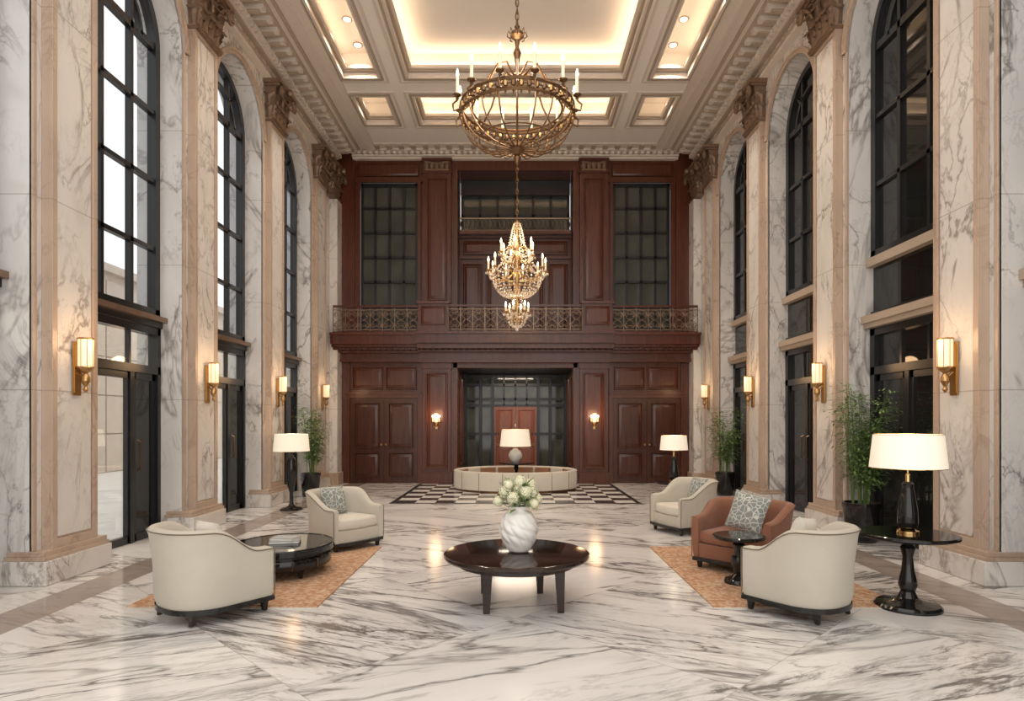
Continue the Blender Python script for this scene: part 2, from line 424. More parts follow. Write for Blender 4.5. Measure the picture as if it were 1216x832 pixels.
# entablature
def entab(b,L0,L1,M):
    b.M=M
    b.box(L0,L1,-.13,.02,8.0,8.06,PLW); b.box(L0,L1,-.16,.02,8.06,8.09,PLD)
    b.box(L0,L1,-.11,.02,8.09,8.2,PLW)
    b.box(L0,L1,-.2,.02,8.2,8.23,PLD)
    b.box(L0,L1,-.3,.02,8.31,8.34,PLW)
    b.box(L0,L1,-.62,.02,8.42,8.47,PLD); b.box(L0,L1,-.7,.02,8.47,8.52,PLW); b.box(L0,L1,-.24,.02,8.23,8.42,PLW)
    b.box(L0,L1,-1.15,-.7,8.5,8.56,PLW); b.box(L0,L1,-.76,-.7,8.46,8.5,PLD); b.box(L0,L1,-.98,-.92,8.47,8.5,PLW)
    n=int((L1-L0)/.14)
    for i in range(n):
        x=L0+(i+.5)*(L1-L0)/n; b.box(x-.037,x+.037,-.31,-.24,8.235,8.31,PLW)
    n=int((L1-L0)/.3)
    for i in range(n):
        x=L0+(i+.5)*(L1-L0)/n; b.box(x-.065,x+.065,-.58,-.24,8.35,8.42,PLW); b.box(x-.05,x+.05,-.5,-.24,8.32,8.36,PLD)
        b.ball((x+.15,-.45,8.42),.04,PLD,6,4)
    n=int((L1-L0)/.5)
    for i in range(n):
        x=L0+(i+.5)*(L1-L0)/n; b.ball((x,-.11,8.145),.04,PLD,8,4); b.tube([(x-.2,-.115,8.12),(x-.12,-.12,8.17),(x-.05,-.12,8.12)],.014,PLD,4); b.tube([(x+.2,-.115,8.12),(x+.12,-.12,8.17),(x+.05,-.12,8.12)],.014,PLD,4)
b=MB(); entab(b,.5,16.0,Matrix.Translation((-XW,0,0))@Matrix.Rotation(pi/2,4,'Z')); b.build('cornice_left')
b=MB(); entab(b,-16.0,-.5,Matrix.Translation((XW,0,0))@Matrix.Rotation(-pi/2,4,'Z')); b.build('cornice_right')
b=MB(); b.M=Matrix.Translation((0,YB,0))
for z0,z1,d in ((8.36,8.41,.12),(8.41,8.44,.2),(8.50,8.54,.34),(8.54,8.58,.6),(8.58,8.64,.72)): b.box(-4.2,4.2,-d,0,z0,z1,PLW)
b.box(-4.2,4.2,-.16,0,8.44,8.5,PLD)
for i in range(56):
    x=-4.15+i*8.3/55; b.box(x-.04,x+.04,-.27,-.16,8.44,8.5,PLW)
for i in range(28):
    x=-4.1+i*8.2/27; b.box(x-.06,x+.06,-.55,-.1,8.505,8.54,PLD)
b.M=Matrix(); b.build('cornice_back')

# ceiling with coffers
b=MB()
ZB,ZT=8.56,9.05
XC=[(-3.5,-2.75),(-2.2,2.2),(2.75,3.5)]; YC=[(5.7,12.8),(13.5,14.8)]
for x0,x1 in ((-5.3,-3.5),(-2.75,-2.2),(2.2,2.75),(3.5,5.3)): b.box(x0,x1,5,YB,ZB,ZT,PL)
for x0,x1 in XC:
    for y0,y1 in ((5,5.7),(12.8,13.5),(14.8,YB)): b.box(x0,x1,y0,y1,ZB,ZT,PL)
b.box(-5.3,5.3,5,YB,ZT,ZT+.1,PL)
for x0,x1 in XC:
    for y0,y1 in YC:
        def rg(i,o,z0,z1,mt):
            b.box(x0+i,x0+o,y0+i,y1-i,z0,z1,mt); b.box(x1-o,x1-i,y0+i,y1-i,z0,z1,mt)
            b.box(x0+o,x1-o,y0+i,y0+o,z0,z1,mt); b.box(x0+o,x1-o,y1-o,y1-i,z0,z1,mt)
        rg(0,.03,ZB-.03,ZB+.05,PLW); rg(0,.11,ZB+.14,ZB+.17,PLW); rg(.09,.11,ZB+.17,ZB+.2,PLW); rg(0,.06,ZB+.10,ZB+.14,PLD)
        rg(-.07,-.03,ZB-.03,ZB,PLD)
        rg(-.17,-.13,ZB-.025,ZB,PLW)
b.build('ceiling')
WARM=(1,.72,.47)
def cove(n,x,y,lx,ly):
    light('AREA','cove_light',(x,y,ZB+.185),n,WARM,lx,(pi,0,0),ly)
for x0,x1 in XC:
    for y0,y1 in YC:
        e=2.9 if x1-x0>2 else 1.5
        L=y1-y0-.3
        cove(e*L,x0+.055,(y0+y1)/2,.05,L); cove(e*L,x1-.055,(y0+y1)/2,.05,L)
        if x1-x0>2:
            L=x1-x0-.3
            cove(e*L,(x0+x1)/2,y0+.055,L,.05); cove(e*L,(x0+x1)/2,y1-.055,L,.05)
db=MB(); db.lathe([(.1,-.012),(.1,0),(.07,0),(.065,.0)],PLD,n=20); db.lathe([(.065,-.016),(.065,-.012)],BULB,n=20)
d0=None
for x in (-3.12,3.12):
    for y in (8.5,10.4,11.7,12.5,14.2):
        if d0 is None: d0=db.build('recessed_downlight',(x,y,ZT)); 
        else: copy(d0,(x,y,ZT))
        light('SPOT','downlight_beam',(x,y,ZT-.03),270,(1,.86,.72),.06,(0,0,0),spot=1.7,blend=.9)

# ------------------------------------------------------------------ windows
def arched_window(s,yc,idx,dark):
    b=MB(); x0,x1=s*(XG-.06),s*(XG+.06); g=DG if dark else GL
    ri=RW-.005; zb=3.88 if dark else 3.05
    n=28; xg=s*XG
    vs=[(xg,yc+ri,zb)]+[(xg,yc+ri*math.cos(pi*i/n),ZS+ri*math.sin(pi*i/n)) for i in range(n+1)]+[(xg,yc-ri,zb)]
    b.add(vs,[tuple(range(len(vs)))],g)
    b.band(x0,x1,yc,ZS,ri-.11,ri,BK)
    for q in (-1,1): b.box(x0,x1,yc+q*ri,yc+q*(ri-.11),zb,ZS,BK)
    b.box(x0,x1,yc-ri,yc+ri,zb,zb+.11,BK)
    m0,m1=s*(XG-.045),s*(XG+.035)
    zt=ZS+math.sqrt((ri-.06)**2-.3**2)
    for q in (-.3,.3): b.box(m0,m1,yc+q-.03,yc+q+.03,zb,zt,BK)
    zs=[4.9,5.85] if dark else [4.0,4.95,5.9]
    for z in zs: b.box(m0,m1,yc-ri+.05,yc+ri-.05,z-.03,z+.03,BK)
    b.box(m0,m1,yc-ri+.05,yc+ri-.05,ZS-.05,ZS+.05,BK)
    b.band(m0,m1,yc,ZS,.5,.55,BK)
    for a in (pi*.25,pi*.75):
        c,q=math.cos(a),math.sin(a)
        b.tube([(xg,yc+.52*c,ZS+.52*q),(xg,yc+.86*c,ZS+.86*q)],.03,BK,4)
    if dark:
        b.box(x0,x1,yc-ri,yc+ri,3.07,3.14,BK); b.box(s*(XG-.02),s*(XG+.02),yc-ri,yc+ri,3.14,3.76,DG)
        b.box(s*(XG-.13),s*(XG+.06),yc-ri,yc+ri,3.76,3.88,PLD)
    b.build('window_%d'%idx)
def door(s,yc,idx,dark):
    b=MB(); g=DG if dark else GLD; ri=RW-.005; X=XG
    x0,x1=s*(X-.07),s*(X+.07)
    if dark: b.box(s*(X-.2),s*(X+.12),yc-ri,yc+ri,2.97,3.07,PLD); b.box(s*(X-.16),s*(X+.12),yc-ri,yc+ri,2.9,2.97,PLD)
    else: b.box(s*(X-.17),s*(X+.12),yc-ri,yc+ri,2.98,3.05,IR); b.box(s*(X-.10),s*(X+.1),yc-ri,yc+ri,2.9,2.98,BK)
    w_=.11 if dark else .07
    for q in (-1,1): b.box(x0,x1,yc+q*ri,yc+q*(ri-w_),0,2.9,BK)
    b.box(x0,x1,yc-ri,yc+ri,2.8,2.9,BK); b.box(x0,x1,yc-ri,yc+ri,2.25,2.36,BK)
    b.box(s*(X-.005),s*(X+.005),yc-ri,yc+ri,2.36,2.8,g)
    for q in ((-.28,.28) if dark else (.28,)): b.box(s*(X-.03),s*(X+.03),yc+q-.02,yc+q+.02,2.36,2.8,BK)
    yl=yc+(.12 if dark else .30); st=.07 if dark else .035
    for (a,c,gg,t) in ((yc-ri+w_,yl-.04,g,st),(yl+.04,yc+ri-w_,DG,.07)):
        for (p,q,z0,z1) in ((a,a+t,.0,2.25),(c-t,c,.0,2.25),(a,c,.0,.10),(a,c,2.16,2.25)):
            b.box(s*(X-.03),s*(X+.03),p,q,z0,z1,BK)
        b.box(s*(X-.006),s*(X+.006),a,c,.1,2.2,gg)
    b.box(s*(X-.05),s*(X+.05),yl-.045,yl+.045,0,2.25,BK)
    for q in ((-.1,.1) if dark else (.1,)):
        b.tube([(s*(X-.05),yl+q,.95),(s*(X-.09),yl+q,.97),(s*(X-.09),yl+q,1.33),(s*(X-.05),yl+q,1.35)],.012,BZ,6)
    b.build('door_%d'%idx)
i=1
for s in (-1,1):
    for yc in BAYS:
        arched_window(s,yc,i,s>0); door(s,yc,i,s>0); i+=1
# exterior
b=MB(); b.box(-24,-5.45,-12,34,-.25,-.03,PAV); b.build('exterior_pavement')
b=MB(); XE=-13
b.box(XE-.6,XE,-12,34,-.03,6.3,STN)
for y in range(-12,34,2): 
    for z in range(5): b.box(XE,XE+.06,y,y+1.94,-.0+z*1.22,z*1.22+1.18,STN)
b.box(XE-.7,XE+.25,-12,34,6.3,6.55,STN)
b.build('exterior_wall')

# ------------------------------------------------------------------ back wooden wall
b=MB()
for s in (-1,1):
    b.box(s*1.62,s*4.7,YB,YB+.5,0,3.3,WD)
    b.box(s*1.5,s*2.45,YB,YB+.9,3.3,8.6,WD)
    b.box(s*4.08,s*4.7,YB,YB+.5,3.3,8.6,WD)
    b.box(s*2.45,s*4.08,YB,YB+.5,7.8,8.6,WD); b.box(s*2.45,s*4.08,YB,YB+.5,3.3,3.95,WD)
b.box(-1.62,1.62,YB,YB+.5,3.09,3.3,WD)
b.box(-1.5,1.5,YB,YB+.9,8.12,8.6,WD)
for z0,z1,y in ((3.12,3.2,16.14),(3.2,3.34,16.2),(3.34,3.4,16.05),(3.4,3.46,15.92),(3.46,3.52,15.78),(3.52,3.74,15.68),(3.74,3.8,15.62)):
    b.box(-4.6,4.6,y,YB+.1,z0,z1,WD)
for z0,z1,y in ((3.1,3.16,16.05),(3.16,3.36,16.1),(3.36,3.42,15.92),(3.42,3.54,15.7),(3.54,3.76,15.58),(3.76,3.82,15.52)):
    b.box(-2.45,2.45,y,YB+.1,z0,z1,WD)
for i in range(60):
    x=-4.5+i*9/59; b.box(x-.03,x+.03,15.86,16.2,3.4,3.45,WD)
for s in (-1,1):
    xa,xb=sorted((s*1.66,s*2.38))
    b.box(xa,xb,16.22,YB,0,3.12,WD); b.box(xa-.04,xb+.04,16.16,YB,0,.28,WD); b.box(xa-.03,xb+.03,16.18,YB,2.95,3.12,WD)
    b.panel(xa+.08,xb-.08,.38,2.85,16.22,WD,.05,.04)
    b.box(xa,xb,16.24,YB,3.8,8.36,WD); b.panel(xa+.1,xb-.1,4.7,7.85,16.24,WD,.05,.04)
    b.box(xa-.03,xb+.03,16.2,YB,7.98,8.02,WD); b.box(xa-.03,xb+.03,16.2,YB,8.3,8.36,WD)
    for k in range(5):
        x=xa+.1+k*(xb-xa-.2)/4; b.ball((x,16.22,8.16),.065,CAP,8,5,1.6)
    b.tube([(xa+.05,16.21,8.26),((xa+xb)/2,16.2,8.2),(xb-.05,16.21,8.26)],.03,CAP,5)
    b.tube([(xa+.05,16.21,8.06),(xb-.05,16.21,8.06)],.03,CAP,5)
    x0,x1=sorted((s*2.5,s*4.3))
    b.box(x0-.08,x0+.02,16.32,YB,0,3.1,WD); b.box(x1-.02,x1+.1,16.32,YB,0,3.1,WD)
    b.box(x0,x1,16.3,YB,2.2,2.3,WD); b.box(x0-.06,x1+.06,16.26,YB,2.3,2.35,WD)
    b.panel(x0+.06,(x0+x1)/2-.03,2.42,3.02,YB,WD,.05,.045); b.panel((x0+x1)/2+.03,x1-.06,2.42,3.02,YB,WD,.05,.045)
    for a,c in ((s*2.45,s*2.53),(s*4.02,s*4.14)):
        b.box(a,c,16.34,YB,3.8,7.9,WD)
    b.box(s*2.4,s*4.16,16.32,YB,7.78,7.9,WD); b.box(s*4.16,s*4.5,16.36,YB,3.8,8.36,WD)
    b.panel(min(s*2.5,s*4.1),max(s*2.5,s*4.1),7.95,8.3,YB,WD,.03,.03)
for s in (-1,1): b.box(s*1.5,s*1.66,16.28,YB+.2,0,3.1,WD)
b.box(-1.6,1.6,16.28,YB+.2,2.98,3.1,WD)
b.box(-1.5,1.5,17.0,17.2,3.3,6.55,WD)
b.box(-1.5,1.5,16.86,17.0,6.5,6.6,WD); b.box(-1.5,1.5,16.9,17.0,5.95,6.02,WD)
for s in (-1,1):
    xa,xb=sorted((s*.03,s*.78)); b.panel(xa,xb,3.9,5.85,17.0,WD,.06,.045)
    xa,xb=sorted((s*.88,s*1.44)); b.panel(xa,xb,3.9,5.85,17.0,WD,.06,.045)
    b.box(s*.8,s*.87,16.93,17.0,3.8,5.95,WD)
b.panel(-1.42,1.42,6.06,6.46,17.0,WD,.05,.04)
b.box(-1.5,1.5,17.4,17.5,6.55,8.3,BK); b.box(-1.5,1.5,16.9,17.5,3.25,3.8,WD)
b.build('wall_back',recalc=False)
idx=11
for s in (-1,1):
    d=MB(); x0,x1=sorted((s*2.53,s*4.27)); xm=(x0+x1)/2
    for a,c in ((x0,xm-.005),(xm+.005,x1)):
        d.box(a,c,16.34,16.395,0.01,2.19,WD2)
        d.panel(a+.1,c-.1,.15,.8,16.34,WD2,.05,.04); d.panel(a+.1,c-.1,.9,2.08,16.34,WD2,.05,.04)
    for q in (-.06,.06): d.ball((xm+q,16.28,1.0),.03,BR); d.tube([(xm+q,16.34,1.0),(xm+q,16.28,1.0)],.012,BR)
    d.build('door_%d'%idx); idx+=1
wi=11
for s in (-1,1):
    d=MB(); x0,x1=sorted((s*2.53,s*4.02)); z0,z1=3.95,7.78
    d.box(x0,x1,16.5,16.52,z0,z1,DG2)
    for a,c,e,f in ((x0,x0+.07,z0,z1),(x1-.07,x1,z0,z1),(x0,x1,z1-.08,z1),(x0,x1,z0,z0+.08)): d.box(a,c,16.42,16.52,e,f,BK)
    for k in (1,2,3):
        x=x0+k*(x1-x0)/4; d.box(x-.03,x+.03,16.44,16.52,z0,z1,BK)
    for k in range(1,6):
        z=z0+k*(z1-z0)/6; d.box(x0,x1,16.44,16.52,z-.03,z+.03,BK)
    d.build('window_%d'%wi); wi+=1
d=MB(); d.box(-1.48,1.48,17.3,17.32,6.6,8.1,DG2)
for k in range(7):
    x=-1.45+k*2.9/6; d.box(x-.03,x+.03,17.22,17.32,6.6,7.75,BK)
for z in (6.65,7.2,7.72): d.box(-1.48,1.48,17.22,17.32,z-.035,z+.035,BK)
d.box(-1.48,1.48,17.1,17.32,7.72,8.11,BK)
d.build('window_%d'%wi)
d=MB(); d.tube([(-1.48,16.75,6.98),(1.48,16.75,6.98)],.022,IR)
d.tube([(-1.48,16.75,6.66),(1.48,16.75,6.66)],.018,IR)
for k in range(25):
    x=-1.4+k*2.8/24; d.tube([(x+.05*math.cos(a),16.75,6.82+.12*math.sin(a)) for a in [j*pi/5 for j in range(10)]],.008,IR,4,True)
d.box(-1.48,1.48,16.68,16.86,6.55,6.64,WD)
d.build('upper_gallery_railing')

# balcony railing
d=MB(); YR=15.78
def scroll(cx,y,cz,r,sx,sz,turns=1.4,n=14):
    pts=[]
    for i in range(n):
        t=i/(n-1); a=t*turns*2*pi; q=r*(1-.8*t); pts.append((cx+sx*q*math.cos(a),y,cz+sz*q*math.sin(a)))
    d.tube(pts,.0095,IR,4)
def rail(x0,x1,y):
    d.box(x0,x1,y-.045,y+.045,4.44,4.49,WD); d.box(x0,x1,y-.015,y+.015,4.37,4.39,IR); d.box(x0,x1,y-.015,y+.015,3.87,3.89,IR); d.box(x0,x1,y-.045,y+.045,3.8,3.84,WD)
    n=max(1,round((x1-x0)/.3)); w=(x1-x0)/n
    for i in range(n+1):
        x=x0+i*w; d.box(x-.01,x+.01,y-.01,y+.01,3.84,4.44,IR)
    for i in range(n):
        xc=x0+(i+.5)*w
        for sx in (-1,1):
            for sz in (-1,1):
                scroll(xc+sx*w*.23,y,4.13+sz*.13,.06,-sx,sz)
                d.tube([(xc,y,4.13),(xc+sx*w*.2,y,4.13+sz*.03),(xc+sx*w*.46,y,4.13+sz*.12),(xc+sx*w*.3,y,4.13+sz*.21),(xc,y,4.13+sz*.235)],.0085,IR,4)
        d.ball((xc,y,4.13),.026,IR,6,4)
rail(-4.55,-2.4,YR); rail(2.4,4.55,YR); rail(-1.66,1.66,YR-.12)
for s in (-1,1):
    xa,xb=sorted((s*1.66,s*2.4)); d.box(xa,xb,YR-.2,YR+.12,3.82,4.5,WD); d.box(xa-.04,xb+.04,YR-.24,YR+.15,4.5,4.57,WD); d.box(xa-.03,xb+.03,YR-.23,YR+.14,3.82,3.92,WD)
    d.panel(xa+.06,xb-.06,3.97,4.45,YR-.2,WD,.035,.03)
d.build('balcony_railing',recalc=False)

# vestibule
b=MB()
for s in (-1,1):
    b.box(s*1.62,s*1.8,16.9,20.3,0,3.2,WD)
    for y0 in (17.0,18.1,19.1):
        b.M=Matrix.Translation((s*1.62,y0+.5,0))@Matrix.Rotation(-s*pi/2,4,'Z'); b.panel(-.45,.45,.3,2.9,0,WD,.06,.03); b.M=Matrix()
b.box(-1.8,1.8,16.9,20.3,3.09,3.3,BK)
b.box(-1.8,1.8,20.15,20.3,0,3.1,BK)
b.build('wall_vestibule')
d=MB(); d.box(-1.6,1.6,20.05,20.07,0.02,3.05,DG2)
for x in (-1.57,-1.1,-.72,.72,1.1,1.57): d.box(x-.045,x+.045,19.93,20.08,0,3.08,BK)
for z in (.15,1.2,2.1,2.3,2.75,3.02): d.box(-1.6,1.6,19.95,20.08,z-.04,z+.04,BK)
for x in (-.36,0,.36): d.box(x-.025,x+.025,19.95,20.08,2.1,3.05,BK)
for s in (-1,1):
    xa,xb=sorted((s*.01,s*.68)); d.box(xa,xb,19.96,20.04,.02,2.07,WR); d.panel(xa+.08,xb-.08,.15,.85,19.96,WR,.05,.03); d.panel(xa+.08,xb-.08,.95,1.98,19.96,WR,.05,.03)
d.build('door_13')
light('AREA','vestibule_light',(0,18.6,3.05),50,(1,.82,.64),1.2,(0,0,0),.3)

# ------------------------------------------------------------------ sconces
def sconce():
    b=MB()
    b.box(-.045,.045,-.02,0,-.26,.24,BR); b.box(-.06,.06,-.012,0,-.29,.27,BR)
    b.tube([(0,-.02,-.05),(0,-.09,-.1),(0,-.1,-.02)],.014,BR)
    c=(0,-.1,0)
    b.lathe([(.066,.0),(.072,.02),(.072,.30),(.068,.31)],GLOW,c,20)
    for z in (.0,.30): b.lathe([(.074,z-.008),(.078,z),(.074,z+.01)],BR,c,20)
    for k in range(8):
        a=2*pi*k/8; b.tube([(.075*math.cos(a),-.1+.075*math.sin(a),.0),(.075*math.cos(a),-.1+.075*math.sin(a),.3)],.003,BR,4)
    b.lathe([(.010,-.26),(.028,-.23),(.012,-.2),(.045,-.14),(.04,-.1),(.018,-.06),(.055,-.03),(.07,0)],BR,c,16)
    return b.build('wall_sconce')
sc=sconce(); f=True
for s in (-1,1):
    for y in PIL[1:]:
        loc=(s*(XW-.11),y,2.16); rz=pi/2 if s<0 else -pi/2
        if f: sc.location=loc; sc.rotation_euler=(0,0,rz); f=False
        else: copy(sc,loc,rz)
        light('POINT','sconce_bulb',(s*(XW-.42),y,2.45),6,(1,.62,.32),.12)
def candle_sconce():
    b=MB()
    b.lathe([(.02,-.14),(.05,-.1),(.02,-.05)],BR,(0,-.02,0),12)
    b.box(-.03,.03,-.02,0,-.2,.14,BR)
    for s in (-1,1):
        b.tube([(0,-.03,-.1),(s*.05,-.07,-.14),(s*.085,-.09,-.08),(s*.085,-.09,-.02)],.009,BR)
        b.lathe([(.01,-.03),(.035,-.01),(.03,0)],BR,(s*.085,-.09,0),10); b.lathe([(.014,0),(.014,.1)],CNDL,(s*.085,-.09,0),8)
        b.ball((s*.085,-.09,.13),.022,BULB,8,6,1.6)
    b.lathe([(.05,-.0),(.065,.12),(.05,.22)],GLOW,(0,-.07,-.02),14)
    return b.build('candle_sconce')
cs=candle_sconce(); cs.location=(-2.02,16.19,1.6); cs.rotation_euler=(0,0,0); copy(cs,(2.02,16.19,1.6),0)
for s in (-1,1): light('POINT','candle_sconce_bulb',(s*2.02,15.9,1.75),9,(1,.62,.32),.16)

# ------------------------------------------------------------------ chandeliers
def link_chain(b,x,y,z0,z1,mat,p=.075):
    n=int((z1-z0)/p)
    for i in range(n):
        z=z0+(i+.5)*(z1-z0)/n
        pts=[]
        for j in range(8):
            a=j*pi/4; u=.018*math.cos(a); v=.048*math.sin(a)
            pts.append((x+(u if i%2 else 0),y+(0 if i%2 else u),z+v))
        b.tube(pts,.006,mat,4,True)
def candle(b,x,y,z,h=.17,cup=BZ):
    b.lathe([(.008,-.05),(.02,-.035),(.012,-.02),(.045,0),(.048,.01),(.02,.012)],cup,(x,y,z),10)
    b.lathe([(.017,.01),(.016,h)],CNDL,(x,y,z),8)
    b.lathe([(.008,h),(.016,h+.025),(.011,h+.06),(.002,h+.09)],BULB,(x,y,z),8)
def chandelier_ring():
    b=MB(); R=.62
    link_chain(b,0,0,.95,4.0,BZ)
    b.lathe([(.005,3.98),(.1,3.99),(.12,4.05)],BZ,n=20)
    b.lathe([(.01,.98),(.03,.95),(.02,.92),(.07,.88),(.075,.84),(.03,.8),(.02,.72),(.045,.66),(.03,.6),(.018,.5),(.03,.44),(.06,.4),(.035,.35),(.015,.3)],BZ,n=16)
    for k in range(8):
        a=2*pi*k/8; c,s=math.cos(a),math.sin(a)
        b.tube([(.03*c,.03*s,.38),(.16*c,.16*s,.50),(.3*c,.3*s,.42),(.42*c,.42*s,.2),(.56*c,.56*s,.06),(R*c,R*s,.02)],.011,BZ,5)
        b.tube([(.05*c,.05*s,.84),(.1*c,.1*s,.9),(.11*c,.11*s,.84),(.08*c,.08*s,.82)],.007,BZ,4)
    for z,r in ((-.055,.018),(.055,.018),(.0,.008)):
        b.tube([(R*math.cos(j*2*pi/48),R*math.sin(j*2*pi/48),z) for j in range(48)],r,BZ,6,True)
    b.tube([(.5*math.cos(j*2*pi/40),.5*math.sin(j*2*pi/40),.03) for j in range(40)],.012,BZ,5,True)
    for k in range(48):
        a=2*pi*(k+.5)/48; c,s=math.cos(a),math.sin(a); b.ball((R*c,R*s,0),.028,BZ if k%2 else BR,6,4,1.3)
        b.octa((R*c,R*s,-.085),.014,.03,BR)
    for k in range(12):
        a=2*pi*(k+.5)/12; c,s=math.cos(a),math.sin(a)
        b.tube([(R*c,R*s,-.04),((R+.09)*c,(R+.09)*s,-.07),((R+.1)*c,(R+.1)*s,.0),((R+.05)*c,(R+.05)*s,.05)],.011,BZ,5)
        candle(b,(R+.05)*c,(R+.05)*s,.1,.2)
    for k in range(20):
        a=2*pi*k/20; c,s=math.cos(a),math.sin(a); pts=[]
        for j in range(9):
            t=j/8*pi/2; r=.07+(R-.07)*math.cos(t)**.8 if j<8 else .07; pts.append((r*c,r*s,-.05-.36*math.sin(t)))
        b.tube(pts,.009,BZ,5)
    for rr,z in ((.42,-.31),(.24,-.385)):
        b.tube([(rr*math.cos(j*2*pi/32),rr*math.sin(j*2*pi/32),z) for j in range(32)],.008,BZ,5,True)
    b.lathe([(.09,-.37),(.1,-.4),(.06,-.44),(.03,-.47),(.045,-.5),(.03,-.54),(.008,-.58)],BZ,n=16)
    return b.build('ring_chandelier',(0.02,7,5.02),recalc=True)
chandelier_ring()
light('POINT','chandelier_glow',(0.02,7,5.45),55,(1,.78,.55),.35)
def chandelier_crystal():
    b=MB(); Z0=4.1
    link_chain(b,0,0,5.1-Z0,9.04-Z0,BR,.09)
    b.lathe([(.005,9.0-Z0),(.09,9.01-Z0),(.11,9.05-Z0)],BR,n=20)
    b.lathe([(.01,1.0),(.05,.96),(.03,.9),(.06,.82),(.03,.7),(.05,.55),(.03,.45),(.07,.3),(.04,.2),(.09,.05),(.05,-.1),(.08,-.25),(.03,-.38),(.02,-.6),(.05,-.7),(.02,-.85),(.004,-.9)],BR,n=14)
    def strand(p,q,sag,n,r=.016):
        for i in range(n+1):
            t=i/n; z=p[2]+(q[2]-p[2])*t-sag*math.sin(pi*t)
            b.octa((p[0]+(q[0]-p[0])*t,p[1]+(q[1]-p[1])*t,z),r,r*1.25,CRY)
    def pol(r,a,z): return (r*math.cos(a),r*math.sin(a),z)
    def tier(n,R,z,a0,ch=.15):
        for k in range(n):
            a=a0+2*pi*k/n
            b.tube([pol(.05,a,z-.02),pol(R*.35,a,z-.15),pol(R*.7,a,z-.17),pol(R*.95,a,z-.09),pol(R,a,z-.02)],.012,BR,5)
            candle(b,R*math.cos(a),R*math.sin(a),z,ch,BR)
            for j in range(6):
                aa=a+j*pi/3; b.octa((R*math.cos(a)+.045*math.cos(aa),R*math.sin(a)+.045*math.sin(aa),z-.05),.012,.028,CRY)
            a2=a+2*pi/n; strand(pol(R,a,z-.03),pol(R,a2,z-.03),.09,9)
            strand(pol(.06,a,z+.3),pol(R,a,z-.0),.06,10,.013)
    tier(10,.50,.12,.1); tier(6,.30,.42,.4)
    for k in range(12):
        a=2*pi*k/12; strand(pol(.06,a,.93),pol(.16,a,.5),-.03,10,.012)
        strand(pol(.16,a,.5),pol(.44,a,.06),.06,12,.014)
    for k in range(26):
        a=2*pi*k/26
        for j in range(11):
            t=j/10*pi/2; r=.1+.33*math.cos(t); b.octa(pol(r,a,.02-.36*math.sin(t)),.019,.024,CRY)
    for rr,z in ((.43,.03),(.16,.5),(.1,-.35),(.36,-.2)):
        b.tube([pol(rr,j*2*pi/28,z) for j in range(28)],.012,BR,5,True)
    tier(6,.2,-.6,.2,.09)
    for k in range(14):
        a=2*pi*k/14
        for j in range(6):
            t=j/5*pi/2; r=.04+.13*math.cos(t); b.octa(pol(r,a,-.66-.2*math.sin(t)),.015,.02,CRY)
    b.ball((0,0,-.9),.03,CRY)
    return b.build('crystal_chandelier',(.03,11,Z0),sharp=20)
chandelier_crystal()
light('POINT','crystal_chandelier_glow',(.03,11,4.75),60,(1,.76,.5),.3)

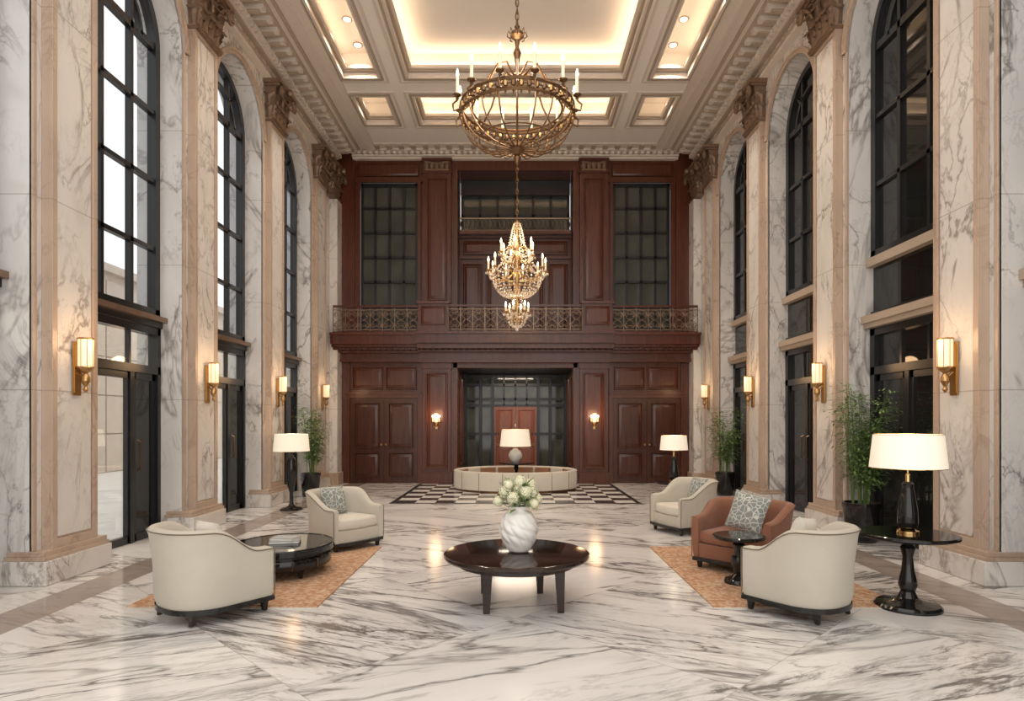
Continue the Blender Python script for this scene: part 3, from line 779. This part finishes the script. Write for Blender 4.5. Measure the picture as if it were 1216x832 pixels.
# ------------------------------------------------------------------ tub chairs
def tub_chair(name,up,seat,loc,rz,w=.94,dp=.9,hb=.80,ha=.60,sq=2.4,sc=1.0,pipe=LQ):
    b=MB(); T=.10; W=w/2; yf=dp/2-.02; zb=.13
    path=[]
    ns=6; yb=.02
    for i in range(ns): path.append((W-T/2,yf+(yb-yf)*i/ns))
    na=26; ry=dp/2+yb
    for i in range(na+1):
        a=-pi*i/na; c,s=math.cos(a),math.sin(a)
        path.append(((W-T/2)*math.copysign(abs(c)**(2/sq),c),yb-(ry-T/2)*abs(s)**(2/sq)))
    for i in range(1,ns+1): path.append((-(W-T/2),yb+(yf-yb)*i/ns))
    N=len(path); L=[0]
    for i in range(1,N): L.append(L[-1]+math.dist(path[i],path[i-1]))
    vs=[];fs=[];prof_n=0; edge=[]
    for i,(x,y) in enumerate(path):
        p0=path[max(i-1,0)];p1=path[min(i+1,N-1)]
        tx,ty=p1[0]-p0[0],p1[1]-p0[1]; l=math.hypot(tx,ty); nx,ny=-ty/l,tx/l
        if nx*x+ny*(y-.1)<0: nx,ny=-nx,-ny
        s=1-abs(L[i]/L[-1]*2-1)
        t=min(1,max(0,(s-.14)/.42)); t=t*t*(3-2*t); h=ha+(hb-ha)*t
        lean=.045*t
        pr=[(T/2-.03,zb),(T/2-.005,zb+.08),(T/2+.0,zb+(h-zb)*.5),(T/2+lean*.7,h-.08),(T/2+lean,h-.035),(T/2+lean-.02,h-.008),(0+lean,h),(-T/2+.02+lean,h-.008),(-T/2+lean*.8,h-.035),(-T/2,h-.12),(-T/2,zb)]
        prof_n=len(pr)
        edge.append((x+nx*(T/2+lean+.002),y+ny*(T/2+lean+.002),h-.028))
        if i in (0,N-1): 
            pr=[(q*.8,min(zz,h-.02)) for q,zz in pr]
        for q,z in pr: vs.append((x+nx*q,y+ny*q,z))
    n=prof_n
    for i in range(N-1):
        for k in range(n):
            k2=(k+1)%n; fs.append((i*n+k,i*n+k2,(i+1)*n+k2,(i+1)*n+k))
    fs.append(tuple(range(n))); fs.append(tuple((N-1)*n+k for k in range(n-1,-1,-1)))
    b.add(vs,fs,up)
    x0,y0,_=edge[0]; x1,y1,_=edge[-1]
    b.tube([(x0-.01,y0+.008,zb)]+[(x0-.005,y0+.008,edge[0][2]-.02)]+edge+[(x1+.005,y1+.008,edge[-1][2]-.02),(x1+.01,y1+.008,zb)],.006,pipe,5)
    def foot(inset,z0,z1,mat,rnd=0,front=0.0):
        pts=[]
        for (x,y) in path:
            cx,cy=0,.05
            k=1-inset/math.hypot(x-cx,y-cy)
            pts.append((cx+(x-cx)*k,cy+(y-cy)*k))
        xl,yl=pts[-1]; xr,yr=pts[0]
        for j in range(1,8):
            t=j/8; pts.append((xl+(xr-xl)*t,yl+front*math.sin(pi*t)))
        m=len(pts); V=[];Fq=[]
        lv=[(0,z0),(0,z1)] if not rnd else [(rnd,z0),(rnd*.3,z0+rnd*.4),(0,z0+rnd),(0,z1-rnd),(rnd*.3,z1-rnd*.4),(rnd,z1)]
        for ins,z in lv:
            for (x,y) in pts:
                k=1-ins/max(.05,math.hypot(x,y-.05)); V.append((x*k,.05+(y-.05)*k,z))
        for a in range(len(lv)-1):
            for j in range(m): Fq.append((a*m+j,a*m+(j+1)%m,(a+1)*m+(j+1)%m,(a+1)*m+j))
        Fq.append(tuple(range(m-1,-1,-1))); Fq.append(tuple(range((len(lv)-1)*m,len(lv)*m)))
        b.add(V,Fq,mat)
    foot(.02,.135,.30,up,0,.03)
    foot(.062,.30,.46,seat,.035,.06)
    foot(-.035,.09,.135,LQ,0,.04)
    for sx in (-1,1):
        b.frus((sx*W*.82,yf-.05,0),(.035,.035),(sx*W*.84,yf-.06,.1),(.06,.06),LQ)
        b.frus((sx*W*.66,-dp/2+.13,0),(.035,.035),(sx*W*.64,-dp/2+.16,.1),(.06,.06),LQ)
    ob=b.build(name,loc,rz,sharp=50)
    ob.scale=(sc,sc,sc)
    return ob
R=math.radians
PIPE=fabric('taupe_piping',(.16,.12,.08))
tub_chair('armchair',CR,CR2,(-2.56,5.25,.013),R(-36),w=.86,dp=.84,hb=.82,ha=.60,sc=.91,pipe=PIPE)
tub_chair('armchair',CR,CR2,(2.41,5.28,.013),R(36),w=.80,dp=.82,hb=.83,ha=.61,sc=.89,pipe=PIPE)
tub_chair('armchair',CR,CR2,(-2.24,8.12,0),R(-128),w=.9,sc=.86,hb=.84,ha=.62,pipe=PIPE)
tub_chair('armchair',CR,CR2,(2.50,9.22,0),R(112),w=.88,sc=.86,hb=.88,ha=.62,pipe=PIPE)
tub_chair('leather_armchair',BL,BL,(2.50,6.88,.013),R(136),w=1.0,hb=.82,ha=.65,sq=3.4,sc=.87,pipe=BL)

def pillow(mat,loc,rot,sz=.42,th=.14):
    b=MB(); n=12; vs=[];fs=[]
    for side in (1,-1):
        for i in range(n+1):
            for j in range(n+1):
                u=i/n*2-1; v=j/n*2-1
                e=(max(0,(1-u**4)*(1-v**4)))**.55
                pin=1-.06*(1-v*v)*abs(u)-.06*(1-u*u)*abs(v)
                vs.append((u*sz/2*pin,side*th/2*e,v*sz/2*pin))
    m=(n+1)**2
    for q in (0,1):
        for i in range(n):
            for j in range(n):
                a=q*m+i*(n+1)+j; f=(a,a+1,a+n+2,a+n+1); fs.append(f if q else f[::-1])
    b.add(vs,fs,mat); b.build('throw_pillow',loc,rot=rot,sharp=80)
pillow(PG,(-2.36,8.20,.57),(R(-16),0,R(-128+180)),.36)
pillow(PC,(-2.64,5.48,.58),(R(16),0,R(-36)),.33)
pillow(PG,(2.50,6.80,.62),(R(-18),R(10),R(130+180)),.42)
pillow(PG,(2.66,9.19,.60),(R(-14),0,R(112+180)),.36)
pillow(PC,(2.52,5.56,.60),(R(16),R(8),R(40)),.33)

# ------------------------------------------------------------------ rugs, tables
for s in (-1,1):
    b=MB(); b.box(-.82,.82,-1.3,1.3,0,.012,RUG)
    for i in range(80):
        x=-.81+i*1.62/79
        for q in (-1,1): b.box(x-.004,x+.004,q*1.3,q*1.335,.001,.006,PC)
    b.build('area_rug',(s*2.52,6.72,0))
b=MB(); Rr=.635
b.lathe([(Rr-.05,.405),(Rr-.01,.415),(Rr,.43),(Rr,.45),(Rr-.01,.458),(Rr-.02,.46)],DW,n=64)
b.lathe([(Rr-.12,.36),(Rr-.12,.41)],DW,n=64)
for (x,y) in ((-.25,-.27),(.37,-.24),(.22,.36),(-.3,.36)):
    b.frus((x,y,0),(.055,.055),(x*.97,y*.97,.38),(.09,.09),DW)
b.build('coffee_table',(0.01,5.53,0),sharp=30)
b=MB()
def rel(a,z): 
    k=math.sin(z*pi/.38) if 0<z<.36 else 0
    return 1+.10*k*(abs(math.sin(a*6+z*26))*abs(math.cos(z*34+a*2)))**.7
prof=[(.07,0),(.085,.01)]+[(.08+.078*math.sin(min(1,z/.36)*pi*.93)**.8,z) for z in [i*.01 for i in range(1,35)]]
prof+=[(.075,.355),(.07,.365),(.085,.39),(.09,.4),(.075,.4),(.06,.36)]
b.lathe(prof,WC,n=120,fn=rel)
b.build('ceramic_vase',(.03,5.53,.46),sharp=60)
b=MB()
def bloom(c,r,nm=110):
    b.ball(c,r*.8,FLC,8,6)
    for i in range(nm):
        z=1-2*(i+.5)/nm; a=i*2.39996; q=math.sqrt(1-z*z); d=Vector((q*math.cos(a),q*math.sin(a),z))
        p=Vector(c)+d*r*(.84+.26*random.random()); t=d.orthogonal().normalized(); t.rotate(Matrix.Rotation(random.random()*6,3,d)); u=d.cross(t)
        s=.0135
        for k in range(2):
            e1=(t if k==0 else u)*s; e2=(u if k==0 else t)*s*.6
            b.add([p-e1-d*.003,p-e2+d*.004,p+e1-d*.003,p+e2+d*.004],[(0,1,2,3)],FLW)
cl=[(0,0,.19,.06),(-.12,-.02,.15,.055),(.11,-.03,.15,.055),(-.05,-.10,.11,.055),(.06,-.09,.16,.055),(.03,.09,.16,.06),(-.1,.08,.13,.05),(.16,.03,.09,.045),(-.18,.0,.07,.045),(.01,-.05,.25,.05),(-.09,-.04,.22,.04),(.1,.02,.22,.045),(.13,-.08,.06,.045)]
for x,y,z,r in cl: bloom((x,y,z),r)
def leafq(b,p,d,L,W,mat,up=Vector((0,0,1))):
    d=d.normalized(); s=d.cross(up); s=s.normalized() if s.length>1e-4 else Vector((1,0,0)); nrm=s.cross(d)
    b.add([p,p+d*L*.45+s*W/2+nrm*W*.15,p+d*L,p+d*L*.45-s*W/2+nrm*W*.15],[(0,1,2),(0,2,3)],mat)
for i in range(110):
    a=random.random()*2*pi; e=random.uniform(-.4,.9); d=Vector((math.cos(a),math.sin(a),e)); leafq(b,Vector((0,0,random.uniform(.02,.16)))+d*.07,d,random.uniform(.08,.16),.042,LF2 if i%3 else LF)
for x,y,z,r in cl: b.tube([(0,0,-.2),(x*.3,y*.3,0),(x,y,z)],.004,LF,4)
b.build('flower_bouquet',(.03,5.53,.83),recalc=False)
b=MB(); sx,sy=.51,.56
b.lathe([(.94,.1),(.95,.11),(.95,.19),(.94,.2)],LQ,n=56,sx=sx,sy=sy)
b.lathe([(.86,.19),(.86,.245)],DW,n=56,sx=sx,sy=sy)
b.lathe([(.97,.235),(1,.245),(1,.30),(.985,.312),(.95,.312),(.94,.306),(.0005,.306)],LQ,n=56,sx=sx,sy=sy)
for k in range(4):
    a=pi/4+k*pi/2; b.frus((.4*math.cos(a),.42*math.sin(a),0),(.03,.03),(.4*math.cos(a),.42*math.sin(a),.11),(.05,.05),LQ)
for k in range(5):
    a=-pi/2+(k-2)*.55; b.tube([(.49*math.cos(a),.54*math.sin(a),.11),(.49*math.cos(a),.54*math.sin(a),.19)],.006,BZ,4)
b.build('drum_coffee_table',(-2.45,6.68,.013),sharp=30)
b=MB()
for k,(w,h,r) in enumerate(((.30,.22,.2),(.26,.19,-.15))):
    b.M=Matrix.Translation((0,0,k*.027))@Matrix.Rotation(r,4,'Z'); b.box(-w/2,w/2,-h/2,h/2,.0,.003,BKP); b.box(-w/2+.004,w/2-.006,-h/2+.005,h/2-.005,.003,.022,PAP); b.box(-w/2,w/2,-h/2,h/2,.022,.026,BKP); b.box(-w/2,-w/2+.004,-h/2,h/2,0,.026,BKP)
b.M=Matrix(); b.build('stacked_books',(-2.44,6.7,.321))
def pedestal(name,loc,R_,Hh,base):
    b=MB(); 
    b.lathe([(base,0),(base,.02),(base*.93,.04),(base*.5,.06),(base*.3,.09),(.055,.14),(.075,.2),(.065,.26),(.05,Hh*.5),(.04,Hh*.68),(.06,Hh*.8),(.045,Hh*.84),(.09,Hh*.93),(.1,Hh-.035)],LQ,n=36)
    b.lathe([(R_*.9,Hh-.04),(R_*.93,Hh-.03),(R_,Hh-.025),(R_,Hh-.006),(R_-.01,Hh)],LQ,n=48)
    return b.build(name,loc,sharp=30)
pedestal('pedestal_side_table',(3.38,5.44,0),.385,.64,.26)
pedestal('pedestal_side_table',(2.20,6.22,.013),.25,.47,.14)
pedestal('pedestal_side_table',(2.74,11.0,0),.3,.55,.2)
def table_lamp(name,loc,kind,R1,R0,sh,hb):
    b=MB()
    if kind=='black':
        b.lathe([(.085,0),(.085,.02),(.06,.03),(.05,.035)],GD,n=28)
        b.lathe([(.05,.035),(.07,.05),(.08,.09),(.075,.2),(.055,.33),(.04,.40),(.048,.42),(.03,.44)],LQ,n=28)
        b.lathe([(.02,.44),(.02,.5),(.008,.51),(.008,hb+sh*.6)],GD,n=14)
    elif kind=='white':
        b.lathe([(.08,0),(.12,.04),(.16,.12),(.165,.18),(.13,.26),(.07,.31),(.05,.33)],WC,n=28)
        b.lathe([(.012,.33),(.012,hb+sh*.6)],GD,n=12)
    b.lathe([(R1-.004,hb),(R1,hb),(R0,hb+sh),(R0-.004,hb+sh),(R0-.008,hb+sh-.003),(R1-.008,hb+.003)],SH,n=40)
    for rr,z in ((R1,hb),(R0,hb+sh)): b.tube([(rr*math.cos(j*2*pi/40),rr*math.sin(j*2*pi/40),z) for j in range(40)],.003,GD,4,True)
    for k in range(3):
        a=k*2*pi/3; b.tube([(0,0,hb+sh*.8),((R0)*math.cos(a),(R0)*math.sin(a),hb+sh*.97)],.003,GD,4)
    b.ball((0,0,hb+sh*.5),.035,BULB,10,6,1.2)
    o=b.build(name,loc,sharp=40)
    light('POINT','lamp_bulb',(loc[0],loc[1],loc[2]+hb+sh+.02),6,(1,.78,.52),.06)
    return o
table_lamp('table_lamp',(3.38,5.44,.641),'black',.295,.265,.285,.56)
table_lamp('table_lamp',(2.76,11.0,.551),'black',.24,.215,.25,.55)
BY=15.0
pedestal('pedestal_side_table',(0.02,BY,.006),.42,.62,.25)
table_lamp('table_lamp',(0.0,BY,.627),'white',.37,.32,.4,.38)
b=MB()
b.lathe([(.2,0),(.2,.02),(.17,.035),(.09,.05),(.05,.08),(.035,.12),(.03,.3),(.05,.36),(.06,.42),(.08,.55),(.095,.7),(.085,.85),(.055,.95),(.03,1.0),(.02,1.05),(.012,1.1)],LQ,n=28)
b.lathe([(.012,1.05),(.012,1.25)],GD,n=10)
b.lathe([(.312,1.06),(.316,1.06),(.29,1.37),(.286,1.37)],SH,n=36); b.ball((0,0,1.2),.035,BULB,10,6)
for k in range(3):
    a=k*2*pi/3; b.tube([(0,0,1.25),(.29*math.cos(a),.29*math.sin(a),1.355)],.003,GD,4)
b.build('floor_lamp',(-4.06,11.45,0),sharp=40); light('POINT','lamp_bulb',(-4.06,11.45,1.4),6,(1,.78,.52),.06)

# round banquette
b=MB(); N=80
def ell(rx,ry,a): return (rx*math.cos(a),ry*math.sin(a))
def ringprof(prof,mat):
    vs=[];fs=[];m=len(prof)
    for i in range(N):
        a=2*pi*i/N
        for q,z in prof: vs.append(ell(1.46*q,1.16*q,a)+(z,))
    for i in range(N):
        for k in range(m):
            k2=(k+1)%m; fs.append((i*m+k,i*m+k2,((i+1)%N)*m+k2,((i+1)%N)*m+k))
    b.add(vs,fs,mat)
ringprof([(1.0,.05),(1.0,.43),(.992,.455),(.965,.465),(.94,.455),(.93,.43),(.93,.20),(.93,.05)],CR2)
ringprof([(.93,.06),(.93,.27),(.91,.29),(.72,.29),(.69,.27),(.68,.06)],BS)
ringprof([(.985,.0),(.985,.06),(.70,.06),(.70,0)],BZ)
for i in range(16):
    a=2*pi*(i+.5)/16; b.tube([ell(1.461,1.161,a)+(.05,),ell(1.462,1.162,a)+(.43,),ell(1.41,1.12,a)+(.468,)],.006,PIPE,4)
for i in range(8):
    a=pi/2+(i-3.5)*.38; b.M=Matrix.Translation(ell(1.27,.98,a)+(.36,))@Matrix.Rotation(a-pi/2,4,'Z'); b.box(-.2,.2,-.04,.03,-.09,.075,PC if i in (1,6) else BS); b.M=Matrix()
b.build('round_banquette',(0,BY,.006),sharp=50)

# ------------------------------------------------------------------ plants
def plant(loc,ph,pr,top,spread,nst,nlf,leaf,seed):
    random.seed(seed); b=MB()
    b.lathe([(pr*.78,0),(pr*.85,.03),(pr,ph*.85),(pr*1.04,ph*.9),(pr*1.04,ph),(pr*.94,ph),(pr*.9,ph*.9)],LQ,n=32)
    b.lathe([(pr*.9,ph*.86),(pr*.88,ph*.92)],SOIL,n=20)
    for k in range(nst):
        a=random.random()*2*pi; r0=random.random()*pr*.5; sp=spread*random.uniform(.3,1); hh=top*random.uniform(.62,1)
        base=Vector((r0*math.cos(a),r0*math.sin(a),ph*.88)); tip=Vector((sp*math.cos(a),sp*math.sin(a),hh))
        mid=(base+tip)/2+Vector((-.15*sp*math.cos(a),-.15*sp*math.sin(a),.1))
        pts=[]
        for j in range(9):
            t=j/8; pts.append(base*(1-t)**2+mid*2*t*(1-t)+tip*t*t)
        b.tube(pts,[.008-.0007*j for j in range(9)],LF,4)
        for q in range(nlf//nst):
            t=random.uniform(.25,1); p=base*(1-t)**2+mid*2*t*(1-t)+tip*t*t
            aa=random.random()*2*pi; d=Vector((math.cos(aa),math.sin(aa),random.uniform(-.5,.6)))
            tw=random.uniform(.02,.22)*spread/.4; p2=p+d.normalized()*tw
            if q%3==0: b.tube([p,p2],.0025,LF,3)
            d2=Vector((d.x+random.uniform(-.6,.6),d.y+random.uniform(-.6,.6),random.uniform(-.7,.3)))
            leafq(b,p2,d2,leaf*random.uniform(.7,1.3),leaf*.42,LF if random.random()<.35 else LF2)
    b.build('potted_bamboo',loc,recalc=False)
plant((4.62,8.43,0),.52,.23,2.15,.38,20,3000,.07,1)
plant((4.55,13.7,0),.5,.2,1.95,.36,14,1700,.08,2)
plant((-4.36,13.45,0),.5,.2,1.95,.34,14,1700,.08,3)
print('done')
